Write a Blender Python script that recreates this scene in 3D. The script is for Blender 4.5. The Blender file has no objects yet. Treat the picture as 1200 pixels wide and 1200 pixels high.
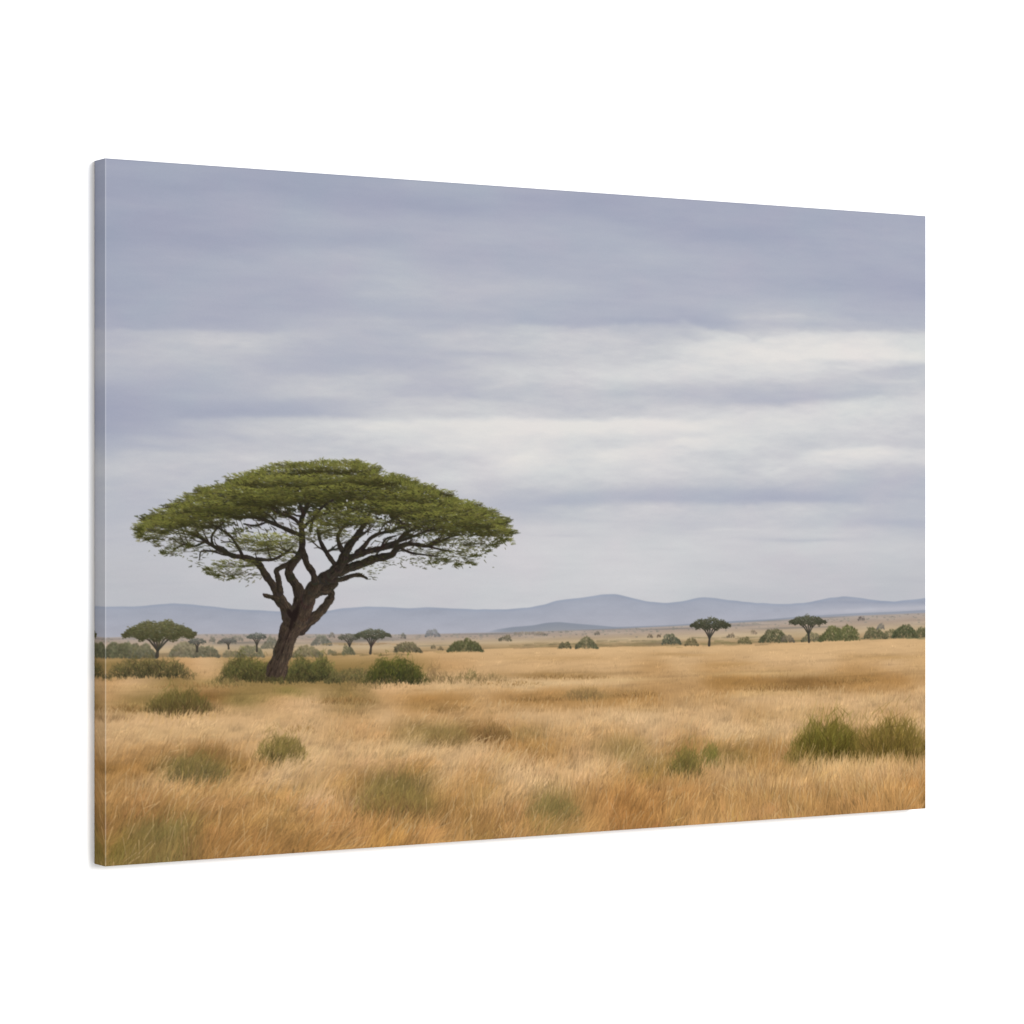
# A stretched canvas print of a savanna landscape, hung on a white studio wall.
import bpy, math, time
import numpy as np
T0 = time.time()
rng = np.random.default_rng(11)

# ------------------------------------------------------------------ sizes (metres)
H, W, T = 0.60, 0.90, 0.0222          # print height, width, depth of the stretched edge
RW, RH = 1500, 1000                   # ink grid on the face of the print
E_FRONT = 1.73                        # light that falls on the face (print inks are divided by it)

# corners of the face in sketch units (the 1200-unit square used for all the drawing below)
TL, TR, BR, BL = (123.2, 185.4), (1084.6, 253.4), (1084.6, 947.7), (123.2, 1015.4)

def homography(src, dst):
    A, b = [], []
    for (x, y), (u, v) in zip(src, dst):
        A.append([x, y, 1, 0, 0, 0, -u*x, -u*y]); b.append(u)
        A.append([0, 0, 0, x, y, 1, -v*x, -v*y]); b.append(v)
    h = np.linalg.solve(np.array(A, float), np.array(b, float))
    return np.append(h, 1).reshape(3, 3)
HM = homography([TL, TR, BR, BL], [(0, 0), (RW, 0), (RW, RH), (0, RH)])
HI = np.linalg.inv(HM)
def m(x, y):
    w = HM[2, 0]*x + HM[2, 1]*y + HM[2, 2]
    return (HM[0, 0]*x + HM[0, 1]*y + HM[0, 2])/w, (HM[1, 0]*x + HM[1, 1]*y + HM[1, 2])/w
gx, gy = np.meshgrid(np.arange(RW + 1, dtype=np.float32), np.arange(RH + 1, dtype=np.float32))
_w = HI[2, 0]*gx + HI[2, 1]*gy + HI[2, 2]
PX = ((HI[0, 0]*gx + HI[0, 1]*gy + HI[0, 2])/_w).astype(np.float32)
PY = ((HI[1, 0]*gx + HI[1, 1]*gy + HI[1, 2])/_w).astype(np.float32)
def scl(x):                           # grid cells per sketch unit near x
    return 1.32 + 0.30*(x - 123)/961.0

# ------------------------------------------------------------------ numeric helpers
def smooth(t):
    t = np.clip(t, 0, 1); return t*t*(3 - 2*t)
def cubic_up(P, n, axis):
    P = np.moveaxis(np.asarray(P, float), axis, 0); k = P.shape[0]
    t = np.linspace(0, k - 1, n); i = np.clip(t.astype(int), 0, k - 2); f = t - i
    sh = (n,) + (1,)*(P.ndim - 1); f = f.reshape(sh)
    p0, p1, p2, p3 = P[np.clip(i-1, 0, k-1)], P[i], P[i+1], P[np.clip(i+2, 0, k-1)]
    r = p1 + .5*f*(p2 - p0 + f*(2*p0 - 5*p1 + 4*p2 - p3 + f*(3*(p1 - p2) + p3 - p0)))
    return np.moveaxis(r, 0, axis)
def noise(cx, cy, w=RW + 1, h=RH + 1):
    """smooth noise with cells of cx by cy grid steps, roughly -1..1"""
    g = rng.normal(0, .5, (int(h/cy) + 4, int(w/cx) + 4))
    return cubic_up(cubic_up(g, h, 0), w, 1).astype(np.float32)
def fbm(cx, cy, octv, gain=.55):
    r = 0; a = 1
    for o in range(octv):
        r = r + a*noise(max(cx/2**o, 1.5), max(cy/2**o, 1.5)); a *= gain
    return r
def bil(D, x, y):
    h, w = D.shape[:2]
    x = np.clip(x, 0, w - 1.001); y = np.clip(y, 0, h - 1.001)
    i, j = x.astype(int), y.astype(int); fx, fy = x - i, y - j
    if D.ndim == 3: fx, fy = fx[..., None], fy[..., None]
    return (D[j, i]*(1-fx) + D[j, i+1]*fx)*(1-fy) + (D[j+1, i]*(1-fx) + D[j+1, i+1]*fx)*fy
def blur(A, s):
    def g1(A, ax):
        r = int(3*s + 1); k = np.exp(-.5*(np.arange(-r, r+1)/s)**2); k /= k.sum()
        pad = [(0, 0)]*A.ndim; pad[ax] = (r, r); B = np.pad(A, pad, mode='edge'); out = 0
        for q in range(2*r + 1):
            sl = [slice(None)]*A.ndim; sl[ax] = slice(q, q + A.shape[ax]); out = out + k[q]*B[tuple(sl)]
        return out
    return g1(g1(A, 0), 1).astype(np.float32)

img = np.zeros((RH + 1, RW + 1, 3), np.float32)
lab_w = np.zeros((RH + 1, RW + 1), np.float32)      # how strongly a printed motif owns a cell
lab_i = np.zeros((RH + 1, RW + 1), np.int16)

def dab(x0, y0, x1, y1, r0, r1, col, a=1.0, soft=1.0, lid=None):
    """one tapered brush stroke in grid units; lid = motif number, 0 = grass, None = leave labels"""
    R = max(r0, r1) + soft
    i0, i1 = int(max(min(x0, x1) - R, 0)), int(min(max(x0, x1) + R + 2, RW + 1))
    j0, j1 = int(max(min(y0, y1) - R, 0)), int(min(max(y0, y1) + R + 2, RH + 1))
    if i1 <= i0 or j1 <= j0: return
    X = np.arange(i0, i1, dtype=np.float32) - x0; Y = (np.arange(j0, j1, dtype=np.float32) - y0)[:, None]
    dx, dy = x1 - x0, y1 - y0; L2 = dx*dx + dy*dy + 1e-6
    t = np.clip((X*dx + Y*dy)/L2, 0, 1)
    d = np.sqrt((X - t*dx)**2 + (Y - t*dy)**2)
    c = a*np.clip((r0 + (r1 - r0)*t - d)/soft + .5, 0, 1)
    s = img[j0:j1, i0:i1]; s += (np.asarray(col, np.float32) - s)*c[..., None]
    if lid is not None:
        w = lab_w[j0:j1, i0:i1]
        if lid == 0: w *= 1 - c
        else:
            w += (1 - w)*c
            q = lab_i[j0:j1, i0:i1]; q[c > .25] = lid

def jit(c, s):
    return np.clip(np.asarray(c, float)*(1 + rng.normal(0, s)) + rng.normal(0, 2.0, 3), 4, 250)

# ------------------------------------------------------------------ sky
XS13 = 125 + 80*np.arange(13)
SKY = """
166 168 167 167 168 169 170 168 168 169 170 171 170
166 168 166 166 168 169 170 168 168 169 170 171 170
163 163 164 164 168 171 170 167 167 168 170 171 170
168 168 171 168 165 166 168 164 166 167 170 171 169
164 165 172 176 174 174 174 172 166 168 168 170 168
162 165 166 170 171 177 178 176 172 167 168 170 169
168 172 174 180 181 174 172 174 177 174 172 172 168
167 171 175 178 183 180 177 177 177 176 174 171 170
167 172 174 175 185 186 185 180 177 178 173 170 166
170 172 173 177 179 183 180 177 180 180 186 178 174
174 176 178 183 183 179 183 184 180 181 191 186 183
186 189 196 187 185 193 196 200 196 221 217 216 208
187 193 190 180 179 186 196 200 203 219 224 222 216
184 182 186 186 190 188 203 208 210 212 208 198 195
170 178 183 195 190 188 192 197 191 189 186 195 205
166 172 175 178 198 205 204 198 203 206 210 210 208
167 178 192 202 212 215 223 222 222 217 212 208 203
178 192 197 196 205 214 220 214 214 214 203 202 200
192 196 200 199 200 203 219 210 212 202 205 214 206
191 194 195 192 198 207 207 206 204 200 200 192 186
188 190 192 193 195 196 190 186 184 183 180 184 186
187 189 191 191 189 187 188 197 196 195 195 190 185
189 191 193 194 196 197 202 203 198 199 200 194 184
191 193 195 197 199 200 204 204 204 203 200 200 197
192 194 195 198 200 201 203 204 204 200 196 196 194
191 192 194 197 199 200 203 203 203 197 194 192 190
190 191 193 195 197 198 201 201 200 194 192 190 188
"""
S = np.array([[float(v) for v in r.split()] for r in SKY.strip().splitlines()])
S = cubic_up(cubic_up(S, 521, 0), 961, 1)             # y 180..700, x 125..1085, one step per unit
yy, xx = np.mgrid[180:701, 125:1086].astype(float)
def puff(cx, cy, rx, ry, v, k=1.0, slope=0.0, p=1.6):
    d = (np.abs((xx - cx)/rx)**2 + np.abs((yy - cy - slope*(xx - cx))/ry)**2)
    S[:] = S + (v - S)*(k*np.exp(-d**(p/2)))
for q in [(803, 393, 32, 6, 186, .8, .12), (775, 401, 30, 4, 193, .6, 0), (760, 421, 40, 4, 195, .6, 0),
          (845, 470, 55, 5, 186, .7, -.02), (930, 467, 70, 5, 183, .8, -.06), (690, 487, 45, 3.5, 196, .6, 0),
          (968, 380, 45, 4, 187, .8, -.02), (900, 371, 40, 4, 197, .6, .02), (960, 366, 40, 5, 192, .5, .05),
          (875, 399, 22, 5, 196, .6, .1), (1070, 432, 30, 5, 190, .9, -.05), (1000, 425, 40, 4, 204, .4, 0),
          (1060, 446, 30, 3, 210, .6, -.1), (1020, 455, 60, 3.5, 194, .6, -.1),
          (716, 538, 24, 10, 223, .8, -.1), (760, 530, 60, 5, 218, .5, -.12), (700, 520, 30, 4, 206, .6, -.15),
          (612, 536, 18, 8, 224, .8, -.2), (640, 500, 60, 6, 226, .6, 0), (740, 497, 60, 5, 226, .5, 0),
          (660, 474, 40, 3, 196, .5, 0), (900, 545, 14, 6, 210, .8, -.2), (922, 547, 12, 5, 211, .7, -.3),
          (975, 536, 26, 6, 217, .7, -.15), (1030, 529, 28, 5, 222, .8, .04), (1010, 556, 50, 5, 190, .6, .12),
          (1060, 550, 40, 8, 187, .6, .1), (940, 583, 130, 5, 177, .7, 0), (770, 582, 90, 5, 182, .7, 0),
          (1050, 612, 50, 5, 180, .7, 0), (940, 632, 55, 2.2, 186, .9, -.01), (850, 622, 40, 2, 206, .7, 0),
          (660, 627, 25, 1.6, 196, .7, 0), (780, 643, 20, 1.6, 197, .6, 0), (700, 612, 120, 3, 193, .5, 0),
          (265, 510, 40, 5, 183, .8, .13), (185, 507, 45, 6, 175, .8, .16), (170, 524, 40, 4, 180, .7, .08),
          (330, 516, 45, 4, 190, .6, .05), (225, 478, 70, 7, 173, .5, 0), (330, 484, 40, 4, 177, .6, 0),
          (255, 397, 45, 7, 201, .6, .02), (275, 405, 12, 5, 187, .6, -.3), (190, 415, 40, 6, 194, .5, -.2),
          (350, 434, 35, 4, 180, .6, .05), (400, 440, 35, 3, 196, .5, 0), (240, 438, 30, 5, 181, .5, -.1),
          (500, 450, 45, 5, 186, .6, .05), (560, 463, 35, 6, 190, .6, -.05), (590, 452, 30, 3, 206, .6, -.15),
          (395, 480, 30, 6, 186, .6, .1), (520, 486, 40, 5, 200, .6, .1), (535, 500, 60, 7, 220, .5, 0),
          (450, 541, 60, 5, 199, .6, .04), (575, 505, 30, 8, 226, .6, 0), (470, 497, 60, 5, 214, .5, 0),
          (565, 414, 45, 4, 182, .7, 0), (560, 393, 50, 4, 198, .6, -.03), (460, 393, 20, 2.5, 180, .7, 0),
          (700, 374, 90, 4, 177, .5, .01), (640, 392, 80, 5, 200, .5, 0)]:
    puff(*q[:6], slope=q[6])
def rim_line(pts, amp, reach=12., soft=2.6):
    amp = amp*.85
    p = np.array(pts, float); xl_ = xx[0]; yl = np.interp(xl_, p[:, 0], p[:, 1]) + np.interp(xl_, np.linspace(125, 1085, 90), rng.normal(0, .9, 90))
    ends = smooth((xl_ - p[0, 0])/30)*smooth((p[-1, 0] - xl_)/30)
    dy = yy - yl[None, :]
    S[:] = S + amp*ends[None, :]*np.tanh(dy/soft)*np.exp(-(dy/reach)**2)
for pts, amp in [([(590, 383), (700, 381), (790, 380), (800, 377), (830, 385), (850, 385), (882, 398), (905, 390), (945, 388), (1110, 388)], 8),
                 ([(100, 384), (200, 386), (245, 388), (300, 389), (345, 391)], 5), ([(300, 443), (365, 442), (490, 440)], 4),
                 ([(190, 491), (300, 490), (365, 490), (400, 488), (480, 492), (540, 494), (605, 488), (640, 492), (780, 492), (860, 495)], 6),
                 ([(620, 592), (700, 591), (845, 592), (930, 592), (1030, 590)], 5), ([(925, 530), (985, 528), (1040, 524), (1110, 525)], 6),
                 ([(830, 474), (920, 472), (1000, 468), (1110, 461)], 4), ([(830, 429), (900, 424), (960, 422), (1110, 424)], -5),
                 ([(445, 466), (520, 465), (580, 468)], 5), ([(690, 534), (705, 530), (719, 524), (750, 521), (805, 514), (850, 511)], 5),
                 ([(860, 542), (890, 537), (915, 538), (940, 545)], 4), ([(590, 538), (612, 532), (640, 537)], 5), ([(900, 618), (1000, 620), (1110, 620)], 3),
                 ([(125, 528), (200, 531), (260, 526)], 3), ([(880, 371), (930, 369), (990, 372), (1030, 378)], 4)]:
    rim_line(pts, amp)
wx = 9*fbm(120, 44, 4); wy = 2.2*fbm(120, 26, 5)
Sv = bil(S, PX - 125 + wx, PY - 180 + wy)
Sv = Sv + 1.6*fbm(260, 26, 5, .6) + .9*fbm(70, 24, 4, .6) + .7*noise(190, 6) + .5*noise(60, 4)
def sheared(cx, cy, k):
    n_ = fbm(cx, cy, 4, .6); return bil(n_, gx, np.clip(gy + k*(gx - RW/2)*.5 + RH*0, 0, RH))
wisp = np.clip((Sv - 172)/20, .35, 1.3)*(1 - .72*smooth((PY - 585)/50))*.9
Sv = Sv + wisp*(2.0*sheared(70, 15, -.10) + 1.9*sheared(42, 9, .07) + 1.4*fbm(26, 6, 3, .6))
ks = [150, 165, 178, 190, 200, 210, 226]
kc = np.array([(149, 155, 176), (162, 166.8, 185.5), (175.5, 179, 192.8), (189, 190.8, 199), (200, 200.5, 205), (211, 211, 212.5), (226, 223, 220)], float)
sky = np.stack([np.interp(Sv, ks, kc[:, c]) for c in range(3)], -1)
hz = smooth((PY - 610)/70)[..., None]*.45             # greyer air low over the hills
sky = sky*(1 - hz) + (sky.mean(-1, keepdims=True) + np.array([-.3, -.9, 1.6]))*hz
tint = fbm(90, 60, 3)
sky[..., 0] += 1.0*tint; sky[..., 1] -= .5*tint
img[:] = sky
part = np.zeros((RH + 1, RW + 1), np.int16)           # 0 sky, 1 hills, 2 grassland

# ------------------------------------------------------------------ far hills
def line(pts):
    p = np.array(pts, float); return np.interp(PX, p[:, 0], p[:, 1])
def sline(pts):
    p = np.array(pts, float); d = np.arange(100, 1110)
    v = np.interp(d, p[:, 0], p[:, 1]); k = np.ones(9)/9
    v = np.convolve(np.pad(v, 4, mode='edge'), k, 'valid')
    return np.interp(PX, d, v)
ridge = sline([(100, 711), (150, 711), (170, 710), (185, 708), (200, 707), (220, 708), (250, 711), (275, 714), (300, 715), (330, 716.5),
               (360, 718), (385, 716), (400, 713), (430, 711), (460, 712), (480, 713), (500, 711.5), (530, 713), (560, 714), (590, 714),
               (620, 712), (640, 708), (652, 704), (670, 702), (690, 699), (705, 697), (718, 696), (730, 698), (745, 702), (760, 705),
               (780, 707), (800, 705), (815, 701), (830, 700), (850, 703), (880, 706), (910, 708), (940, 707), (960, 703.5), (975, 700.5),
               (990, 699), (1010, 701), (1030, 704), (1050, 705), (1065, 703), (1085, 701), (1100, 700)]) + .35*noise(14, 400)
plain = line([(100, 748), (240, 743), (360, 743), (480, 743.5), (600, 741), (720, 737), (840, 731.5), (960, 723.5), (1085, 718.5)])
t = np.clip((PY - ridge)/np.maximum(plain - ridge, 4), 0, 1)[..., None]
hill = np.array([161, 166, 179.5])*(1 - t) + np.array([173, 174, 184.5])*t
hill = hill + (2.2*fbm(120, 14, 4) + 2.0*fbm(34, 10, 4))[..., None]
rg = smooth((PX - 900)/120)[..., None]                # pale mist strips on the right-hand hills
mist = np.exp(-((PY - line([(900, 720), (1085, 712)]))/3.0)**2)[..., None]*rg
hill = hill + mist*np.array([14, 12, 10.])
hill = hill - np.exp(-((PY - line([(100, 705), (960, 706), (1085, 706)]))/2.2)**2)[..., None]*rg*np.array([8, 7, 5.])
a = smooth((PY - ridge)/1.6 + .5)[..., None]
img[:] = img*(1 - a) + hill*a
edge = np.exp(-((PY - ridge - 1.2)/1.6)**2)[..., None]
img -= edge*np.array([5, 3, 1.])*a
r2 = sline([(100, 760), (560, 745), (580, 738), (600, 735), (625, 733), (640, 730), (655, 729), (675, 731), (700, 733), (722, 735),
            (740, 734.5), (780, 733), (820, 730.5), (860, 728), (900, 726), (940, 722.5), (1000, 719), (1050, 717), (1085, 715), (1100, 715)])
lo = np.where(PX < 735, 137 + 5*smooth((PX-640)/60), 141)[..., None]*np.array([.985, 1.03, 1.12]) + (2.0*fbm(60, 8, 3))[..., None]
lo = lo + np.clip((PY - r2)/10, 0, 1)[..., None]*np.array([14, 10, 4.])
a2 = (smooth((PY - r2)/1.6 + .5)*smooth((PX - 560)/40)*(.95 - .25*smooth((PX-880)/100)))[..., None]
img[:] = img*(1 - a2) + lo*a2
part[PY > ridge] = 1

# ------------------------------------------------------------------ the plain between hills and field
field = line([(100, 771), (240, 770), (360, 769), (480, 764), (600, 759.5), (840, 756), (960, 752), (1085, 747.5)])
tp = np.clip((PY - plain)/np.maximum(field - plain, 4), 0, 1)
far = np.interp(tp, [0, .3, .62, .85, 1], [0, 1, 2, 3, 4])
pc = np.array([(168, 157, 150), (174, 156, 140), (192, 170, 138), (178, 152, 116), (164, 138, 102)], float)
pcol = np.stack([np.interp(far, range(5), pc[:, c]) for c in range(3)], -1)
pcol = pcol + (7*fbm(110, 6, 4) + 3*fbm(30, 5, 3))[..., None]*np.array([1, 1, .9])
lines_ = np.clip(noise(130, 3.2) - .25, 0, 1)[..., None]
pcol = pcol - lines_*np.array([46, 34, 22.])
a = smooth((PY - plain)/2.2 + .5)[..., None]
img[:] = img*(1 - a) + pcol*a
part[PY > plain] = 2
for k in range(420):                                  # specks of far scrub
    x = rng.uniform(126, 1084); pl = np.interp(x, [100, 240, 360, 480, 600, 720, 840, 960, 1085], [748, 743, 743, 743.5, 741, 737, 731.5, 723.5, 718.5])
    y = pl + abs(rng.normal(0, 4.0)) + .6
    gxx, gyy = m(x, y); s = scl(x); w = rng.uniform(.4, 1.7)*(.6 + .05*(y - pl))
    dab(gxx - w*s, gyy, gxx + w*s, gyy, .5*s*rng.uniform(.5, 1.3), .4*s, jit((124, 126, 118), .08), rng.uniform(.25, .75), 1.6)

# ------------------------------------------------------------------ ground colours of the near field
PAL = dict(w=(210, 174, 129), p=(204, 167, 122), t=(191, 152, 105), o=(173, 132, 82), b=(153, 115, 69), d=(140, 105, 63),
           g=(148, 122, 77), G=(126, 106, 64), r=(156, 112, 64))
GR = """wwwwwwwwwwwwwwwwwwwwwwwww
ggtpggggggtppppptptppptpp
tpgtggggppwpwwwpttooddoot
tggdgtpgtootooooottpppppp
ppppppptptttpppwwpptptptp
pppppppttggdotttptwppttpp
tttdtppppwppootgtoobotbbt
bbGGbppttoptptptgototpptt
ottotptoGGtopppoootttttto
ooooooptGGottgorooooooooo
bbbboooobGbooGorroooobbbb
bGGbbbooooobooooooooobbbb
bGGbbbrooooooooooooooooob
GdbbrrrrooooooooooooooooG"""
C = np.array([[PAL[c] for c in r] for r in GR.splitlines()], float)
C = cubic_up(cubic_up(C, 261, 0), 961, 1)             # y 760..1020
C = np.concatenate([np.repeat(C[:1], 20, 0), C], 0)   # y 740..1020
yy, xx = np.mgrid[740:1021, 125:1086].astype(float)
def patch(cx, cy, rx, ry, col, k=.7, slope=0.):
    d = ((xx - cx)/rx)**2 + ((yy - cy - slope*(xx - cx))/ry)**2
    e = (k*np.exp(-d))[..., None]; C[:] = C + (np.array(col, float) - C)*e
for q in [(640, 791, 60, 5, (158, 124, 80), .85), (700, 790, 40, 3, (166, 132, 88), .6), (640, 801, 70, 4, (212, 180, 135), .7),
          (735, 797, 40, 3, (206, 174, 126), .6), (690, 815, 22, 6, (140, 118, 74), .5), (612, 817, 30, 5, (156, 120, 78), .7),
          (740, 811, 30, 5, (164, 130, 86), .45), (800, 806, 50, 8, (178, 140, 95), .6), (860, 801, 40, 6, (158, 120, 70), .7),
          (930, 803, 60, 5, (158, 120, 72), .55), (1000, 796, 32, 5, (156, 118, 70), .5), (900, 813, 60, 5, (208, 172, 120), .6),
          (1060, 796, 30, 6, (174, 132, 82), .5), (860, 779, 30, 3, (176, 138, 88), .6), (1040, 770, 40, 3, (176, 140, 90), .6),
          (800, 767, 40, 2, (176, 140, 94), .6), (660, 772, 60, 3, (182, 146, 100), .5), (900, 790, 80, 4, (210, 176, 126), .6),
          (620, 862, 24, 7, (150, 126, 80), .6), (570, 862, 18, 7, (128, 100, 64), .5), (520, 866, 24, 7, (146, 122, 76), .5),
          (390, 818, 16, 6, (140, 116, 74), .5), (420, 822, 22, 5, (150, 122, 80), .45), (540, 805, 50, 4, (210, 176, 130), .6),
          (500, 828, 40, 5, (172, 136, 86), .5), (335, 810, 22, 6, (128, 118, 62), .6), (290, 820, 30, 7, (146, 126, 76), .6),
          (150, 828, 26, 8, (142, 118, 70), .6), (140, 840, 8, 3, (118, 90, 60), .6), (170, 808, 40, 6, (196, 160, 112), .7),
          (250, 800, 22, 5, (150, 132, 80), .6), (330, 843, 60, 10, (204, 166, 118), .5), (190, 862, 60, 10, (206, 170, 122), .6),
          (260, 858, 50, 8, (208, 172, 124), .5), (180, 882, 40, 8, (170, 128, 78), .6), (150, 905, 26, 8, (158, 118, 66), .6),
          (300, 872, 20, 6, (196, 152, 100), .5), (320, 935, 40, 12, (184, 142, 86), .5), (250, 945, 50, 10, (176, 136, 92), .5),
          (430, 864, 45, 6, (182, 141, 90), .4), (405, 925, 16, 10, (160, 124, 68), .6), (470, 883, 50, 7, (208, 172, 120), .6),
          (380, 878, 20, 6, (200, 168, 120), .5), (560, 935, 26, 8, (172, 138, 80), .5), (540, 960, 20, 10, (146, 114, 64), .6),
          (690, 925, 40, 12, (196, 150, 96), .5), (760, 945, 60, 12, (174, 124, 72), .5), (860, 887, 26, 10, (140, 118, 66), .7),
          (730, 884, 26, 10, (158, 132, 80), .6), (760, 912, 22, 7, (160, 128, 62), .6), (885, 862, 40, 8, (208, 172, 122), .6),
          (930, 838, 60, 8, (196, 158, 104), .4), (910, 905, 26, 10, (150, 114, 62), .5), (1010, 905, 50, 8, (206, 168, 112), .5),
          (960, 915, 60, 10, (196, 152, 94), .5), (1070, 930, 30, 14, (172, 124, 66), .5), (140, 1000, 20, 12, (112, 104, 50), .6),
          (200, 985, 20, 14, (120, 112, 60), .6), (330, 965, 20, 8, (140, 118, 68), .5), (280, 1000, 40, 8, (150, 108, 58), .5),
          (450, 985, 30, 12, (164, 116, 60), .6), (370, 960, 30, 8, (190, 138, 90), .5), (1083, 780, 20, 20, (196, 158, 108), .5)]:
    patch(*q)
wx, wy = 9*fbm(60, 24, 3), 2.6*fbm(60, 14, 3)*(.35 + .65*smooth((PY - field)/80))
gc = bil(C, PX - 125 + wx, np.maximum(PY - 740, 0) + wy)
near = np.clip((PY - field)/230, 0, 1)
amp = 3 + 4*near
gc = gc*(1 + (amp*(fbm(46, 9, 4))/150)[..., None])
nf = smooth((near - .12)/.3)
tuft = np.clip(fbm(120, 5, 3)*(1 - nf) + fbm(24, 9, 3)*nf - .12, 0, 1); tuft2 = np.clip(fbm(140, 4.5, 3)*(1 - nf) + fbm(30, 8, 3)*nf - .2, 0, 1)
gc = gc*(1 - (.16*tuft*(.35 + near))[..., None]) + (tuft2*(.4 + .6*near))[..., None]*np.array([11, 10, 8.])
a = smooth((PY - field)/2.0 + .5)[..., None]
img[:] = img*(1 - a) + gc*a

# ------------------------------------------------------------------ trees and bushes of the middle distance
MOTIF = {}                                            # number -> (kind, label)
def motif(kind, label):
    n = len(MOTIF) + 1; MOTIF[n] = (kind, label); return n

def bush(lid, x0, x1, y0, y1, col, soft=1.6, tone=.16, dens=1.0, fuzz=.10):
    cx, hw, hh = (x0 + x1)/2, (x1 - x0)/2, y1 - y0
    n = int(dens*max(40, 3.2*hw*hh))
    P = []
    dome = [(0, 1.02, rng.uniform(.6, .75))] + [(rng.uniform(-.6, .6), rng.uniform(.35, .6), rng.uniform(.72, .98)) for q in range(5)]
    for k in range(n):
        u = rng.uniform(-1, 1)*(1 + abs(rng.normal(0, .06)))
        top = max([hgt*math.sqrt(max(0, 1 - ((u - c0)/w0)**2)) for c0, w0, hgt in dome] + [.04])*(1 + .08*max(0, rng.normal(0, .5)))
        v = rng.uniform(0, 1)**.8*top
        P.append((v, cx + u*hw*(1 + rng.normal(0, fuzz*.5)), y1 - v*hh + rng.normal(0, fuzz*2)))
    P.sort(key=lambda q: q[0] + rng.uniform(-.35, .35))
    for v, x, y in P:
        X, Y = m(x, y); s = scl(x)
        c = np.asarray(col, float)*np.array([1, .96, .95])*(.84 + .24*v) + (v - .5)*np.array([6, 4, 0]) + 7*math.sin(x*1.3 + y1)*math.sin(y*1.1 + x0)
        c = c + (np.array([166, 152, 132.]) - c)*(.24 if (y1 < 771 and x < 400) else .10)
        r = rng.uniform(.5, 1.5)*s*(.45 + .012*hw)
        an = rng.uniform(0, 6.28); l = r*1.2
        dab(X, Y, X + l*math.cos(an), Y - abs(l*math.sin(an)), r, r*.6, jit(c, tone), .52, soft + .3, lid)

def small_tree(lid, x0, x1, y0, yc, xb, yb, col, trunk=(62, 58, 52), tw=1.6, nb=5, dens=1.0, soft=1.2):
    cx, hw, hh = (x0 + x1)/2, (x1 - x0)/2, yc - y0
    Xb, Yb = m(xb, yb); s = scl(xb)
    fx, fy = xb + (cx - xb)*.3, yb - (yb - yc)*.55
    Xf, Yf = m(fx, fy)
    dab(Xb, Yb, Xf, Yf, tw*s*1.15, tw*s*.8, trunk, .92, soft, lid)
    for k in range(nb):
        u = (k + .5)/nb*2 - 1
        tx, ty = cx + u*hw*.74, yc - hh*(.48 + .10*(1 - abs(u)))
        mx, my = fx + (tx - fx)*.42, fy + (ty - fy)*.62
        A, B = m(mx, my), m(tx, ty)
        dab(Xf, Yf, *A, tw*s*.62, tw*s*.48, jit(trunk, .05), .9, soft, lid); dab(*A, *B, tw*s*.48, tw*s*.25, jit(trunk, .05), .9, soft, lid)
    n = int(dens*max(70, 3.4*hw*hh)); P = []
    ph = rng.uniform(0, 6)
    for k in range(n):
        u = np.clip(rng.uniform(-1, 1)*(1 + rng.normal(0, .05)), -1.06, 1.06); q = min(abs(u), 1)
        top = .58 + .42*(1 - q**2.2)*(1 + .14*math.sin(u*9 + ph)) - .10*q**6
        low = .27 + .22*q*q + .08*math.sin(u*13 + ph)
        v = low + (top - low)*rng.uniform(0, 1) + rng.normal(0, .055)
        P.append((v, cx + u*hw, yc - v*hh))
    P.sort(key=lambda q: q[0] + rng.uniform(-.3, .3))
    for v, x, y in P:
        X, Y = m(x, y); s = scl(x)
        c = np.asarray(col, float)*(.70 + .46*v)
        r = rng.uniform(.4, 1.0)*s*(.36 + .009*hw); l = rng.uniform(.6, 2.0)*s*(.5 + .012*hw)
        dab(X, Y, X + rng.choice([-1, 1])*l, Y - rng.uniform(-.2, .5)*l, r, r*.5, jit(c, .13), .72, soft, lid)

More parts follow.
